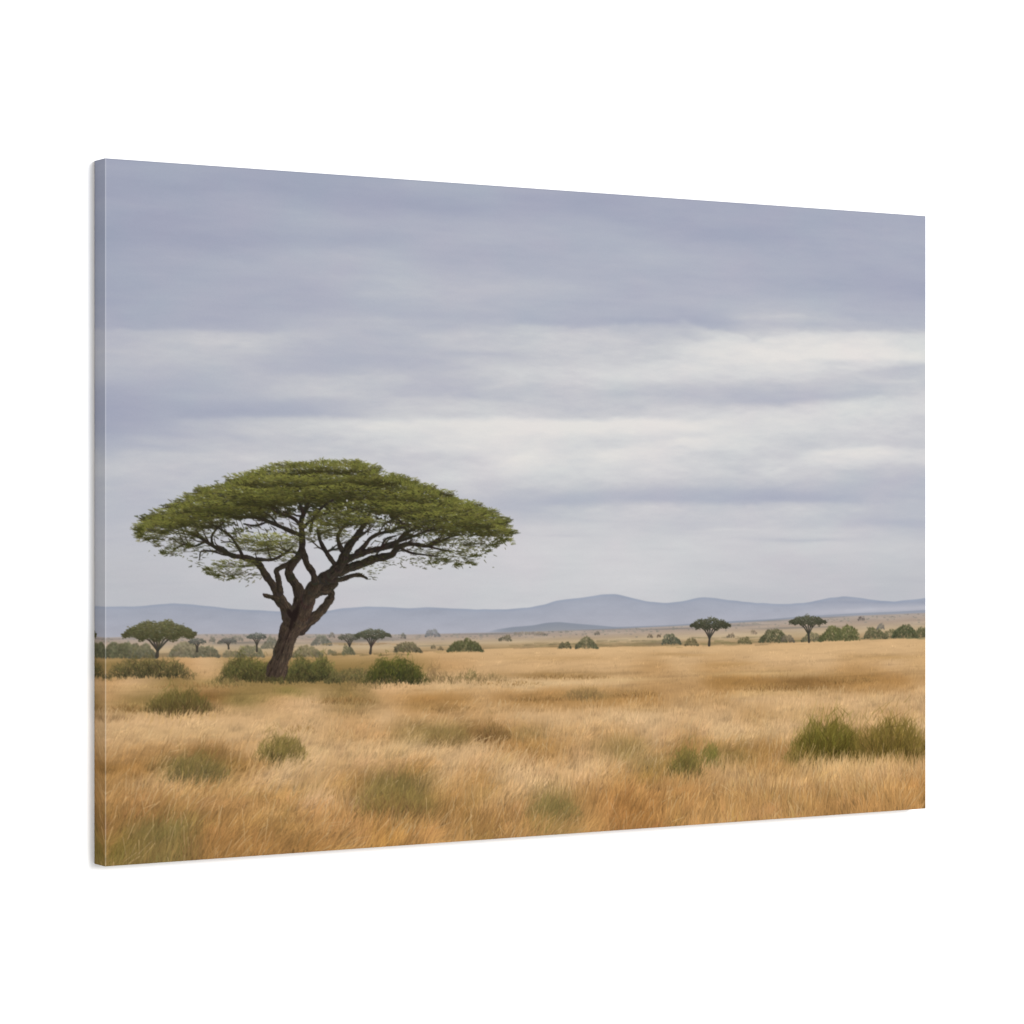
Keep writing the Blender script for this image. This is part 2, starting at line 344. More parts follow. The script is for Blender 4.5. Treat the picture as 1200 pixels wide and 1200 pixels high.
NB = 'hazy grey green bush far out on the printed plain'
GREY = (103, 108, 96)
b = motif('printed_bush', 'dark hazy thicket at the left edge of the print')
bush(b, 118, 162, 750, 771, (92, 96, 72), 2.2); bush(b, 152, 182, 753, 771, (104, 106, 84), 2.4)
bush(b, 200, 226, 756, 770, (108, 110, 86), 2.2); bush(b, 205, 238, 752, 768, (118, 116, 92), 2.6)
b = motif('printed_bush', NB); bush(b, 228, 256, 757, 770, (92, 94, 74), 1.9)
b = motif('printed_bush', NB); bush(b, 262, 285, 762, 770, (118, 114, 86), 2.0); bush(b, 278, 308, 757, 770, (106, 108, 82), 2.0)
b = motif('printed_bush', NB); bush(b, 344, 376, 756, 770, (112, 108, 78), 2.2)
b = motif('printed_bush', NB); bush(b, 366, 388, 744, 756, (104, 110, 100), 2.0)
for x0, x1, y0, y1, c in [(245, 252, 746, 753, (112, 116, 108)), (256, 276, 747, 754, GREY), (270, 284, 745, 751, (118, 122, 114)), (310, 324, 745, 757, GREY), (306, 320, 752, 760, (108, 110, 92)),
                          (384, 394, 761, 768, (100, 100, 74)), (371, 378, 763, 768, (92, 96, 70)), (386, 392, 741, 747, (112, 114, 108)), (396, 402, 743, 748, (112, 114, 108)),
                          (470, 475, 741, 748, (110, 112, 106)), (499, 515, 737, 746, (130, 136, 140)), (505, 510, 755, 760, (110, 104, 80)), (513, 519, 758, 762, (110, 100, 76)),
                          (604, 640, 741, 744, (138, 134, 124)), (697, 703, 739, 744, (122, 120, 108)), (759, 764, 743, 747, (112, 104, 88)), (770, 774, 743, 747, (120, 108, 92)),
                          (852, 860, 742, 747, (112, 104, 88)), (880, 887, 739, 743, (124, 114, 98)), (1028, 1036, 730, 738, (112, 114, 108)), (1006, 1013, 722, 727, (112, 108, 104))]:
    bush(None, x0, x1, y0, y1, c, 1.8, .10, .8)
for X0, X1, Y_, c in [(600, 900, 758.5, (150, 130, 96)), (480, 560, 764, (170, 140, 100)), (380, 480, 767, (120, 104, 72)), (840, 960, 752, (128, 118, 84)), (690, 780, 755, (140, 124, 92)), (700, 790, 752, (134, 122, 94)), (960, 1085, 749, (112, 112, 82)), (600, 700, 757, (140, 124, 92)), (620, 680, 755, (134, 120, 90)), (380, 470, 755, (160, 134, 98)), (800, 900, 748, (140, 128, 98)), (800, 880, 754, (134, 124, 86))]:
    for k in range(int((X1 - X0)/4)):
        x = rng.uniform(X0, X1); slope = -.02*(x - X0) if X0 > 590 else 0
        A = m(x, Y_ + slope*.6 + rng.normal(0, .7)); l = rng.uniform(3, 9)*scl(x)
        dab(A[0] - l, A[1], A[0] + l, A[1] + rng.normal(0, .4), rng.uniform(.4, 1.2), .4, jit(c, .07), .45, 1.8)
SB = [(463, 493, 752, 764.5, (104, 104, 80)), (526, 564, 748, 763.5, (84, 92, 62)), (585, 599, 744, 751, (108, 110, 92)), (655, 669, 752, 760, (92, 96, 72)), (675, 699, 746, 760, (100, 106, 80)),
      (777, 797, 743, 755, (88, 98, 80)), (803, 818, 748, 757, (112, 110, 80)), (865, 880, 746, 754.5, (112, 112, 80)), (891, 920, 737, 753, (82, 90, 66)), (916, 930, 743, 752.5, (112, 110, 94)),
      (940, 962, 741, 752, (112, 114, 88)), (962, 1004, 732, 751, (92, 102, 66)), (1013, 1038, 735, 748.5, (92, 98, 72)), (1036, 1050, 737, 748, (108, 112, 84)),
      (1047, 1074, 730, 747.5, (76, 88, 62)), (1070, 1092, 734, 747, (86, 94, 66))]
for x0, x1, y0, y1, c in SB:
    b = motif('printed_bush', NB); bush(b, x0, x1, y0, y1, (c[0] - 2, c[1] - 6, c[2] - 6), 1.5)
ST = [(146, 227, 729, 757, 184, 769, (90, 96, 60), 2.0, 6, 1.2), (221, 241, 748, 757, 231, 763, (98, 106, 88), 1.3, 3, 1), (258, 276, 748, 755, 268, 760, (108, 114, 98), 1.0, 3, 1),
      (290, 312, 742, 752, 301, 763, (96, 106, 88), 1.1, 4, 1), (397, 421, 743, 753, 410, 764, (100, 106, 84), 1.2, 4, 1), (417, 457, 738, 752, 434, 765.5, (86, 94, 68), 1.4, 5, 1.2),
      (810, 855, 725, 742, 831, 756, (76, 84, 58), 1.5, 5, 1.3), (926, 967, 722, 737, 948, 752, (80, 88, 62), 1.4, 5, 1.3)]
for x0, x1, y0, yc, xb, yb, c, tw, nb, dn in ST:
    b = motif('printed_tree', 'small flat topped tree far out on the printed plain')
    small_tree(b, x0, x1, y0, yc, xb, yb, (c[0] - 4, c[1] - 12, c[2] - 2), tw=tw, nb=nb, dens=dn)
bush(None, 402, 415, 755, 767, (104, 106, 80), 2.0)

# ------------------------------------------------------------------ main tree: limbs
TREE_TRUNK = motif('trunk', 'dark brown leaning trunk and limbs')
TREE_CROWN = motif('printed_acacia', 'large umbrella shaped green tree printed left of centre')
LIMBS = {
 'stem': [(322, 797, 15.0), (325, 784, 13.2), (330, 768, 12.2), (335, 752, 12.2), (339, 738, 12.6), (343, 727, 13)],
 'right': [(340, 744, 7), (347, 735, 11), (354, 722, 11.5), (360, 706, 10), (365, 694, 9.5), (373, 683, 9.2), (384, 676, 8.6), (394, 668, 8.4), (400, 660, 7.6), (404, 650, 6.6), (409, 640, 5.4), (417, 630, 4.6), (424, 619, 3.6), (432, 607, 2.4)],
 'left': [(340, 727, 10), (335, 713, 8.2), (327, 701, 7.2), (324, 692, 6.2), (318, 683, 5.4), (311, 673, 5.0), (305, 663, 4.6), (296, 656, 4.2), (284, 653, 3.4), (272, 651, 3.0), (260, 645, 2.8), (250, 640, 2.4), (240, 634, 2.0), (228, 626, 1.4), (214, 622, 1.0)],
 'stub': [(327, 703, 3.6), (319, 700, 2.8), (311, 698, 2.3), (309, 696.5, 1.2)],
 'left_up': [(328, 694, 4.6), (327, 684, 4.4), (325.5, 675, 3.8), (324, 669, 3.4), (329, 665, 3.3), (337, 661, 3.2), (346, 655, 3.2)],
 'mid': [(349, 722, 11), (352, 704, 9.4), (350, 691, 7.4), (344, 681, 6.6), (338, 672, 5.6), (341, 663, 5.2), (348, 655, 5.2), (353, 645, 5.0), (354, 630, 4.2), (353, 614, 3.6), (356, 602, 2.8), (362, 590, 2.0)],
 'mid_right': [(370, 683, 5.6), (367, 671, 4.8), (360, 662, 4.6), (356, 651, 4.6), (354, 640, 4)],
 'loop': [(352, 735, 9.5), (363, 727, 7), (372, 720, 6.2), (379, 713, 5.6), (385, 705, 5.4), (389.5, 698, 4.6), (386, 690, 4.6)],
 'loop_top': [(364, 700, 5.5), (372, 694, 6), (381, 691.5, 6), (388, 688, 5.4), (394, 684, 3.2)],
 'east': [(378, 679, 7), (390, 673, 7.2), (402, 668, 6.8), (414, 664, 6), (426, 660, 5.8), (438, 655, 5.6), (448, 653, 5.2), (459, 650, 4.6), (466, 642, 3.6), (476, 638, 3), (488, 638, 2.6), (500, 640, 2.4), (510, 637, 2.1), (520, 633, 1.7), (536, 626, 1.2)],
 'east_mid': [(398, 660, 6), (408, 655, 5), (420, 650, 4.6), (432, 646, 4.2), (446, 643, 3.6), (462, 639, 3), (470, 630, 2.6), (478, 624, 2.2), (492, 617, 1.6), (508, 610, 1.2)],
 'east_up': [(418, 648, 4), (427, 640, 3.2), (434, 631, 2.6), (446, 625, 2.2), (460, 622, 1.8), (474, 614, 1.4)],
 'east_twig': [(440, 645, 2.6), (456, 637, 2), (470, 634, 1.8), (486, 628, 1.6), (502, 622, 1.3), (520, 618, 1)],
 'inner': [(393, 663, 3.6), (386, 653, 3.2), (381, 645, 3), (376, 634, 2.8), (372, 622, 2.2)],
 'inner_up': [(404, 650, 4), (398, 640, 3.4), (396, 628, 2.6), (404, 616, 2), (412, 604, 1.6)],
 'east_low': [(384, 681, 4), (400, 679, 3.4), (412, 675, 3), (421, 674, 2.4), (430, 678, 1.5)],
 'west_a': [(285, 653, 2.6), (278, 640, 2), (270, 628, 1.8), (258, 620, 1.5), (246, 614, 1.2)],
 'west_b': [(250, 640, 2.0), (248, 630, 1.7), (252, 622, 1.4), (262, 612, 1.2)],
 'west_c': [(354, 628, 3.0), (340, 622, 2.8), (326, 616, 2.6), (314, 611, 2.4), (302, 607, 2), (288, 606, 1.6), (270, 606, 1.2)],
 'west_d': [(353, 618, 2.6), (345, 608, 2.3), (333, 604, 1.8), (322, 600, 1.4)],
 'west_e': [(300, 655, 2.4), (318, 656, 2.2), (332, 650, 1.8), (342, 642, 1.5)],
 'west_f': [(240, 635, 1.6), (228, 640, 1.3), (216, 638, 1.1), (204, 644, .9)],
 'west_g': [(272, 650, 1.8), (262, 650, 1.3), (248, 646, 1.1), (236, 646, .9), (234, 656, .8)],
 'north_a': [(356, 604, 2.6), (352, 592, 2), (346, 580, 1.6)],
 'north_b': [(364, 622, 2.6), (368, 606, 2.2), (378, 594, 1.8), (390, 586, 1.4)],
 'north_c': [(356, 618, 2.6), (364, 610, 2.0), (374, 604, 1.6), (390, 600, 1.3)],
 'twig_a': [(326, 616, 1.6), (318, 606, 1.3), (308, 600, 1)], 'twig_b': [(466, 641, 1.8), (482, 648, 1.6), (496, 650, 1.2), (512, 652, 1)],
 'twig_c': [(500, 640, 1.6), (516, 644, 1.3), (530, 646, 1)], 'twig_d': [(478, 624, 1.6), (470, 612, 1.4), (462, 604, 1.1)],
 'twig_e': [(446, 643, 1.7), (452, 632, 1.4), (464, 628, 1.1)], 'twig_f': [(314, 611, 1.5), (300, 616, 1.4), (286, 614, 1.1)],
}
def spline(P, per=5):
    P = np.array(P, float); return cubic_up(P, (len(P) - 1)*per + 1, 0)
def paint_limb(P, lid, below=9999):
    Q = spline(P); Q = Q[Q[:, 1] < below]; G = []
    for x, y, r in Q:
        X, Y = m(x, y); G.append((X, Y, max(r*(.84 if y > 690 else .75), .35)*scl(x), y, x))
    p1, p2 = rng.uniform(0, 6, 2); G = [(a_, b_, r_*(1 + .09*math.sin(i_*.9 + p1) + .06*math.sin(i_*2.1 + p2)), c_, d_) for i_, (a_, b_, r_, c_, d_) in enumerate(G)]
    wob = np.cumsum(rng.normal(0, .2, len(G))); wob -= wob.mean()
    for k in range(len(G) - 1):
        (x0, y0, r0, py, px), (x1, y1, r1, _, _) = G[k], G[k+1]
        lowness = np.clip((py - 640)/130, 0, 1)
        base = np.array([42, 38, 33.])*(1 - lowness) + np.array([66, 56, 48.])*lowness
        dab(x0 + wob[k], y0, x1 + wob[k+1], y1, r0, r1, jit(base, .03), 1, 1.1, lid)
    for k in range(len(G) - 1):                       # bark: streaks along the limb, paler to the right, dark to the left
        (x0, y0, r0, py, px), (x1, y1, r1, _, _) = G[k], G[k+1]
        if r0 < 2.5: continue
        lowness = np.clip((py - 640)/130, 0, 1)
        nx, ny = -(y1 - y0), x1 - x0; L = math.hypot(nx, ny) + 1e-6; nx /= L; ny /= L
        if nx < 0: nx, ny = -nx, -ny
        for q in range(int(r0*1.5)):
            o = rng.uniform(-.92, .92); lit = .5 + .5*o
            f = .52 + .62*lit + rng.normal(0, .20)
            base = np.array([52, 46, 39.])*(1 - lowness) + np.array([96, 79, 63.])*lowness
            e = rng.uniform(.5, 2.2)
            dab(x0 + nx*o*r0, y0 + ny*o*r0, x0 + (x1 - x0)*e + nx*o*r1, y0 + (y1 - y0)*e + ny*o*r1, rng.uniform(.4, 1.0), .4, base*f, .5, 1.2, None)

# ------------------------------------------------------------------ main tree: foliage
def leaves(lid, cx, cy, rx, ry, n, top, bot, up=.35, a=.75, ln=(2.0, 5.0), rr=(.5, 1.0), ragged=.12):
    P = []
    for k in range(n):
        an = rng.uniform(0, 2*math.pi); q = math.sqrt(rng.uniform(0, 1))*(1 + abs(rng.normal(0, ragged)))
        P.append((math.cos(an)*q, math.sin(an)*q))
    P.sort(key=lambda p: -p[1] + rng.uniform(-.6, .6))
    for u, v in P:
        x, y = cx + u*rx, cy - (-v)*ry if False else cy + v*ry
        y += .10*ry*math.sin(u*7 + cx)
        X, Y = m(x, y); s = scl(x)
        f = np.clip(.44 - .66*v + rng.normal(0, .12), 0, 1)
        c = np.asarray(bot, float)*(1 - f) + np.asarray(top, float)*f
        l = rng.uniform(*ln)*s; d = 1 if u + rng.normal(0, .6) > 0 else -1
        an = rng.uniform(-.25, .75) if v < .3 else rng.uniform(-.6, .5)
        r = rng.uniform(*rr)*s
        dab(X, Y, X + d*l*math.cos(an), Y - l*math.sin(an)*(up*2), r, r*.35, jit(c, .10), a, 1.1, lid)

LIT, DRK = (136, 136, 68), (50, 48, 29)
BACK = [(390, 566, 62, 20), (330, 572, 60, 20), (280, 584, 48, 20), (235, 600, 42, 18), (196, 612, 32, 14), (440, 576, 56, 20), (485, 590, 48, 20), (525, 604, 46, 18), (562, 614, 34, 14),
        (350, 590, 70, 14), (285, 604, 56, 12), (230, 617, 46, 10), (430, 596, 60, 14), (500, 618, 50, 13), (545, 626, 34, 10), (400, 612, 42, 14), (470, 606, 40, 10)]
FRONT = [  # cx, cy, rx, ry, brightness, density
 (382, 548, 42, 8, 1.0, 1), (342, 551, 36, 8, .98, 1), (412, 549, 30, 8, .95, 1), (300, 559, 34, 9, 1.0, 1), (444, 559, 34, 8, .95, 1), (330, 565, 42, 9, .95, 1), (376, 564, 46, 8, .92, 1),
 (262, 571, 32, 8, .92, 1), (288, 577, 40, 9, 1.0, 1), (420, 566, 36, 8, .9, 1), (474, 568, 32, 9, .95, 1), (236, 583, 28, 8, .92, 1), (250, 590, 36, 8, .98, 1), (500, 578, 32, 10, .95, 1), (460, 580, 40, 9, .86, 1),
 (212, 597, 30, 8, .95, 1), (340, 579, 44, 8, .86, 1), (400, 577, 44, 9, .92, 1), (526, 588, 30, 9, .92, 1), (192, 606, 28, 8, .92, 1), (232, 605, 36, 8, .86, 1), (178, 615, 24, 8, .95, 1), (205, 614, 34, 9, .82, 1), (270, 596, 40, 7, .78, 1),
 (310, 586, 36, 8, .82, 1), (440, 592, 52, 7, 1.0, 1), (488, 594, 42, 8, .95, 1), (545, 597, 30, 9, .98, 1), (515, 604, 42, 9, .92, 1), (566, 606, 28, 9, .92, 1), (552, 617, 40, 9, .78, 1), (580, 618, 24, 8, .92, 1), (592, 624, 16, 5, .9, .9),
 (400, 606, 34, 9, .95, .9), (424, 612, 26, 6, .85, .8), (385, 620, 18, 9, .82, .8), (366, 622, 16, 12, .88, .8), (398, 628, 18, 6, .7, .6), (350, 586, 36, 6, .72, 1), (300, 600, 40, 5, .62, .8),
 (500, 620, 44, 8, .66, .9), (540, 630, 38, 9, .72, .8), (565, 634, 24, 8, .72, .7), (518, 642, 30, 8, .62, .6), (530, 652, 26, 8, .66, .55), (505, 654, 20, 6, .6, .4), (548, 648, 18, 8, .66, .5),
 (310, 632, 32, 7, 1.0, .9), (322, 642, 24, 8, .82, .8), (296, 640, 26, 6, .86, .7), (345, 634, 10, 6, .8, .6), (330, 652, 16, 6, .8, .5),
 (276, 660, 24, 5, .86, .8), (262, 669, 18, 6, .8, .6), (286, 668, 20, 6, .7, .6), (290, 676, 14, 3, .6, .3),
 (208, 628, 30, 6, .72, .7), (205, 638, 22, 6, .68, .6), (196, 647, 10, 5, .74, .5), (222, 640, 22, 4, .6, .4), (172, 627, 16, 4, .85, .5), (238, 626, 26, 6, .62, .5),
 (281, 559, 12, 3, .95, 1), (241, 569, 10, 3, .95, 1), (224, 575, 9, 3, .95, 1), (205, 588, 10, 3, .95, 1), (176, 602, 9, 3, .95, 1), (300, 551, 12, 3, 1, 1), (338, 544, 14, 3, 1, 1), (408, 541, 14, 3, 1, 1), (436, 547, 10, 3, .95, 1),
 (478, 558, 12, 3, .95, 1), (500, 565, 10, 3, .95, 1), (520, 572, 10, 3, .95, 1), (552, 586, 11, 3, .95, 1), (578, 595, 9, 3, .95, 1), (592, 606, 9, 3, .95, 1), (602, 622, 8, 3, .95, 1),
 (234, 650, 8, 6, .5, .18), (230, 660, 8, 4, .5, .12), (432, 670, 14, 8, .66, .28), (440, 660, 14, 5, .6, .25), (465, 656, 20, 6, .6, .25), (496, 662, 12, 4, .55, .25), (430, 652, 20, 5, .5, .2), (545, 662, 12, 3, .6, .3)]
def tufts():
    top_ = [(160, 614), (180, 601), (210, 587), (228, 574), (245, 568), (265, 563), (288, 555), (310, 549), (335, 545), (352, 543), (385, 541), (425, 545), (445, 553), (470, 557), (490, 565), (510, 570), (530, 580), (548, 587), (567, 590), (582, 602), (597, 613)]
    Tp = np.array(top_, float)
    spots = []
    for k in range(58):
        t = rng.uniform(0, len(Tp) - 1.001); i = int(t); x, y = Tp[i] + (Tp[i+1] - Tp[i])*(t - i); spots.append((375 + (x - 375)*.975, y + rng.uniform(0, 4.5) + 4.5*float(smooth((abs(x - 372) - 35)/70)), 1.0))
    for x, y in [(162, 623), (166, 620), (168, 628), (176, 632), (184, 634), (194, 648), (206, 644), (222, 640), (593, 627), (588, 633), (581, 635), (576, 640), (568, 646), (556, 652), (548, 660), (534, 662), (520, 656), (508, 660), (250, 672), (258, 675), (272, 678), (244, 668), (276, 626), (284, 622)]:
        spots.append((x, y, .6))
    for x, y, br in spots:                            # feathery sprays that break the outline
        out = -1 if x < 372 else 1; side = min(abs(x - 372)/220, 1)
        for q in range(int(rng.integers(9, 18))):
            X, Y = m(x + rng.normal(0, 3.0), y + rng.normal(0, 1.2)); s = scl(x)
            an = math.pi/2 - out*side*1.15 + rng.normal(0, .45) if br > .9 else (math.pi/2 - out*(1.3 + rng.normal(0, .5)))
            l = rng.uniform(2, 7)*s
            x1, y1 = X + l*math.cos(an), Y - l*math.sin(an)*.75
            dab(X, Y, x1, y1, .45*s, .22*s, jit(np.array((106, 106, 54))*br, .16), .72, 1.0, TREE_CROWN)
            for z in range(2):
                dab((X + x1)/2, (Y + y1)/2, (X + x1)/2 + rng.normal(0, 1.6*s), (Y + y1)/2 - rng.uniform(0, 2)*s, .5*s, .25*s, jit(np.array((100, 101, 52))*br, .18), .6, 1.0, TREE_CROWN)

def crown():
    for cx, cy, rx, ry in BACK:
        leaves(TREE_CROWN, cx, cy - (4 if cy > 595 else 0), rx*.92, ry*(.8 if cy < 595 else .62), int(rx*ry*(.8 if cy < 595 else .42)), (70, 68, 38), (40, 39, 25), ln=(2.5, 5.5), rr=(.6, 1.3), a=.7)
    for hx, hy, rx, ry, n in [(331, 605, 22, 5, 26), (352, 613, 20, 5, 16), (402, 596, 6, 4, 9), (440, 604, 16, 4, 12), (455, 618, 22, 5, 26), (300, 613, 24, 4, 16), (268, 612, 22, 3, 10), (385, 597, 14, 3, 6),
                              (440, 636, 24, 5, 16), (480, 614, 20, 3, 9), (330, 596, 22, 3, 6), (475, 632, 24, 4, 22), (500, 634, 22, 3, 16), (350, 600, 30, 5, 14), (420, 590, 30, 6, 6), (300, 580, 60, 8, 6), (480, 585, 50, 8, 6), (240, 616, 30, 5, 12), (520, 622, 30, 5, 10), (378, 612, 14, 8, 12)]:
        for k in range(n):                            # glimpses of sky through the underside
            X, Y = m(hx + rng.normal(0, rx*.5), hy + rng.normal(0, ry*.5)); s = scl(hx)
            l = rng.uniform(.3, 2.2)*s
            dab(X, Y, X + l, Y + rng.normal(0, .5), rng.uniform(.5, 1.5)*s, .5, jit((194, 194, 201), .02), .9, 1.2, 0)
    for k, P in LIMBS.items():
        if min(p[1] for p in P) < 702 and k not in ('right', 'stub', 'loop', 'loop_top'): paint_limb(P, TREE_TRUNK, 676 if k in ('left', 'left_up', 'mid') else 9999)
    paint_limb(LIMBS['right'], TREE_TRUNK, 676)
    for key, out, n_kids in [('left', -1, 9), ('west_c', -1, 7), ('west_a', -1, 5), ('west_d', -1, 4), ('mid', 0, 5), ('right', 1, 6), ('east', 1, 9), ('east_mid', 1, 8), ('east_up', 1, 5), ('east_twig', 1, 6), ('inner_up', 0, 4), ('inner', 0, 4), ('west_e', -1, 4), ('west_f', -1, 4)]:
        Q = spline(LIMBS[key], 4)
        for q in range(n_kids):                       # crooked branchlets spreading into the crown
            x, y, r = Q[int(rng.uniform(.35, .97)*(len(Q) - 1))]
            if y > 668: continue
            an = rng.uniform(.25, 1.25); d = out if out else rng.choice([-1, 1]); w = min(r*.55, 1.5)
            for seg in range(int(rng.integers(3, 6))):
                l = rng.uniform(4, 8); x1, y1 = x + d*l*math.cos(an), y - l*math.sin(an)*.8
                if y1 < 588: break
                A, B = m(x, y), m(x1, y1); s = scl(x)
                dab(*A, *B, max(w, .4)*s, max(w*.8, .35)*s, jit((44, 40, 33), .07), .88, 1.0, TREE_TRUNK)
                if rng.uniform() < .6:
                    a2 = an + rng.choice([-.7, .7]); C2 = m(x1 + d*rng.uniform(4, 9)*math.cos(a2), y1 - rng.uniform(4, 8)*math.sin(a2)*.7)
                    dab(*B, *C2, max(w*.55, .35)*s, .3*s, jit((46, 42, 34), .07), .8, 1.0, TREE_TRUNK)
                x, y = x1, y1; an = np.clip(an + rng.normal(0, .35), -.1, 1.4); w *= .76
    for k in range(300):                              # fine twigs under the crown
        if rng.uniform() < .5: x, y = rng.uniform(225, 350), rng.uniform(598, 634)
        else: x, y = rng.uniform(400, 530), rng.uniform(600, 645)
        X, Y = m(x, y); s = scl(x); l = rng.uniform(3, 9)*s; an = rng.uniform(-.3, 1.3); d = 1 if x > 360 else -1
        dab(X, Y, X + d*l*math.cos(an), Y - l*math.sin(an), rng.uniform(.4, .8)*s, .35, jit((50, 46, 34), .1), .8, 1.1, TREE_TRUNK)
    drop = lambda cx, cy: 5.0*float(smooth((abs(cx - 372) - 35)/70))*float(smooth((625 - cy)/20))
    for cx, cy, rx, ry, br, dn in sorted(FRONT, key=lambda q: q[1] + rng.normal(0, 6)):
        n = int(rx*ry*(1.6 if br > .75 else .85)*dn + 8); br = br*rng.uniform(.80, 1.06)
        cy = cy + drop(cx, cy); cx = cx + (4 if cx < 200 else -5 if cx > 570 else 0)
        for k in range(int(rx*.9*dn)):                # shaded underside of the tier
            u = rng.uniform(-1, 1); X, Y = m(cx + u*rx*.95, cy + ry*(.55 + .35*math.sin(u*6 + cx)) + rng.normal(0, 1.3)); s = scl(cx); l = rng.uniform(2, 6)*s
            dab(X - l, Y + rng.normal(0, .8), X + l, Y + rng.normal(0, .8), rng.uniform(.5, 1.2)*s, .4, jit((50, 48, 30), .12), .48*min(1, dn + .1), 1.3, TREE_CROWN)
        leaves(TREE_CROWN, cx, cy, rx, ry, n, np.array(LIT)*br, np.array(DRK)*(.7 + .4*br), a=.72, ln=(1.6, 4.8), rr=(.24, .55), ragged=.10 + .12*(1 - dn))
    rim = [(157, 622), (162, 614), (168, 606), (180, 601), (210, 587), (228, 574), (245, 568), (265, 563), (285, 556), (310, 549), (335, 545), (350, 543), (370, 540), (385, 541), (400, 540), (425, 545),
           (445, 553), (470, 557), (490, 565), (510, 570), (530, 580), (545, 587), (565, 590), (580, 603), (595, 612), (606, 628)]
    R = np.array(rim, float)
    for k in range(900):                              # spiky sprays along the upper rim
        t = rng.uniform(0, len(R) - 1.001); i = int(t); x, y = R[i] + (R[i+1] - R[i])*(t - i)
        y += abs(rng.normal(0, 4)) + 4.5*float(smooth((abs(x - 372) - 35)/70)); x = 375 + (x - 375)*.975; X, Y = m(x, y + 2); s = scl(x)
        an = math.pi/2 - (x - 375)/230*1.25 + rng.normal(0, .35); l = rng.uniform(2, 6.5)*s
        dab(X, Y, X + l*math.cos(an), Y - l*math.sin(an)*.6, .6*s, .25*s, jit((104, 102, 54), .16), .6, 1.1, TREE_CROWN)
    tufts()
    for k in range(140):                              # loose sprigs hanging at both ends and below
        x, y = [(rng.normal(175, 12), rng.normal(630, 5)), (rng.normal(215, 20), rng.normal(646, 6)), (rng.normal(560, 18), rng.normal(646, 7)), (rng.normal(588, 5), rng.normal(631, 4)), (rng.normal(515, 26), rng.normal(660, 5)), (rng.normal(280, 16), rng.normal(678, 3))][k % 6]
        if x < 158 or x > 603 or y < 600: continue
        X, Y = m(x, y); s = scl(x); an = rng.uniform(-1.2, .5); d = 1 if x > 370 else -1; l = rng.uniform(1, 4)*s
        dab(X, Y, X + d*l*math.cos(an), Y - l*math.sin(an), .55*s*rng.uniform(.6, 1.4), .3, jit((72, 70, 46), .15), .75, 1.1, TREE_CROWN)

# ------------------------------------------------------------------ field: grass blades, shrubs and the trunk, painted back to front
OPS = []                                              # (sort y, args for dab)
NG = 34000
fieldx = [100, 240, 360, 480, 600, 840, 960, 1085]; fieldy = [771, 770, 769, 764, 759.5, 756, 752, 747.5]
lean = 22 - 14*smooth((PX - 420)/500) + 10*fbm(120, 60, 3)
blotch = fbm(26, 16, 3)
for k in range(NG):
    gxx = rng.uniform(-5, RW + 5)
    v = rng.uniform(0, 1)
    i = int(min(max(gxx, 0), RW)); f0 = np.interp(PX[RH*3//4, i], fieldx, fieldy)
    j0 = m(PX[RH*3//4, i], f0)[1]
    yb = j0 + 4 + (RH + 22 - j0)*v**.92
    d = np.clip((yb - j0)/(RH - j0), 0, 1)
    j = int(min(yb, RH)); bc = gc[min(max(j - int(4*d), 0), RH), i]
    L = (2.5 + 34*d**1.25)*rng.uniform(.5, 1.35)
    an = math.radians(lean[j, i] + rng.normal(0, 6 + 6*d))
    tone = 1 + rng.normal(0, .035 + .045*d) + .04*blotch[j, i]
    c = bc*tone
    if rng.uniform() < .10*d + .02: c = c*1.13 + np.array([8, 6, 3])
    if rng.uniform() < .10*d: c = c*.78
    mx, my = gxx + .5*L*math.sin(an*.7), yb - .5*L*math.cos(an*.7)
    tx, ty = mx + .5*L*math.sin(an*1.5), my - .5*L*math.cos(an*1.5)
    w = .5 + .32*d
    OPS.append((yb, (gxx, yb, mx, my, w, w*.9, c*.96, .30 + .16*d, 1.3, 0)))
    OPS.append((yb + .01, (mx, my, tx, ty, w*.9, w*.4, c*1.05, .34 + .2*d, 1.2, 0)))

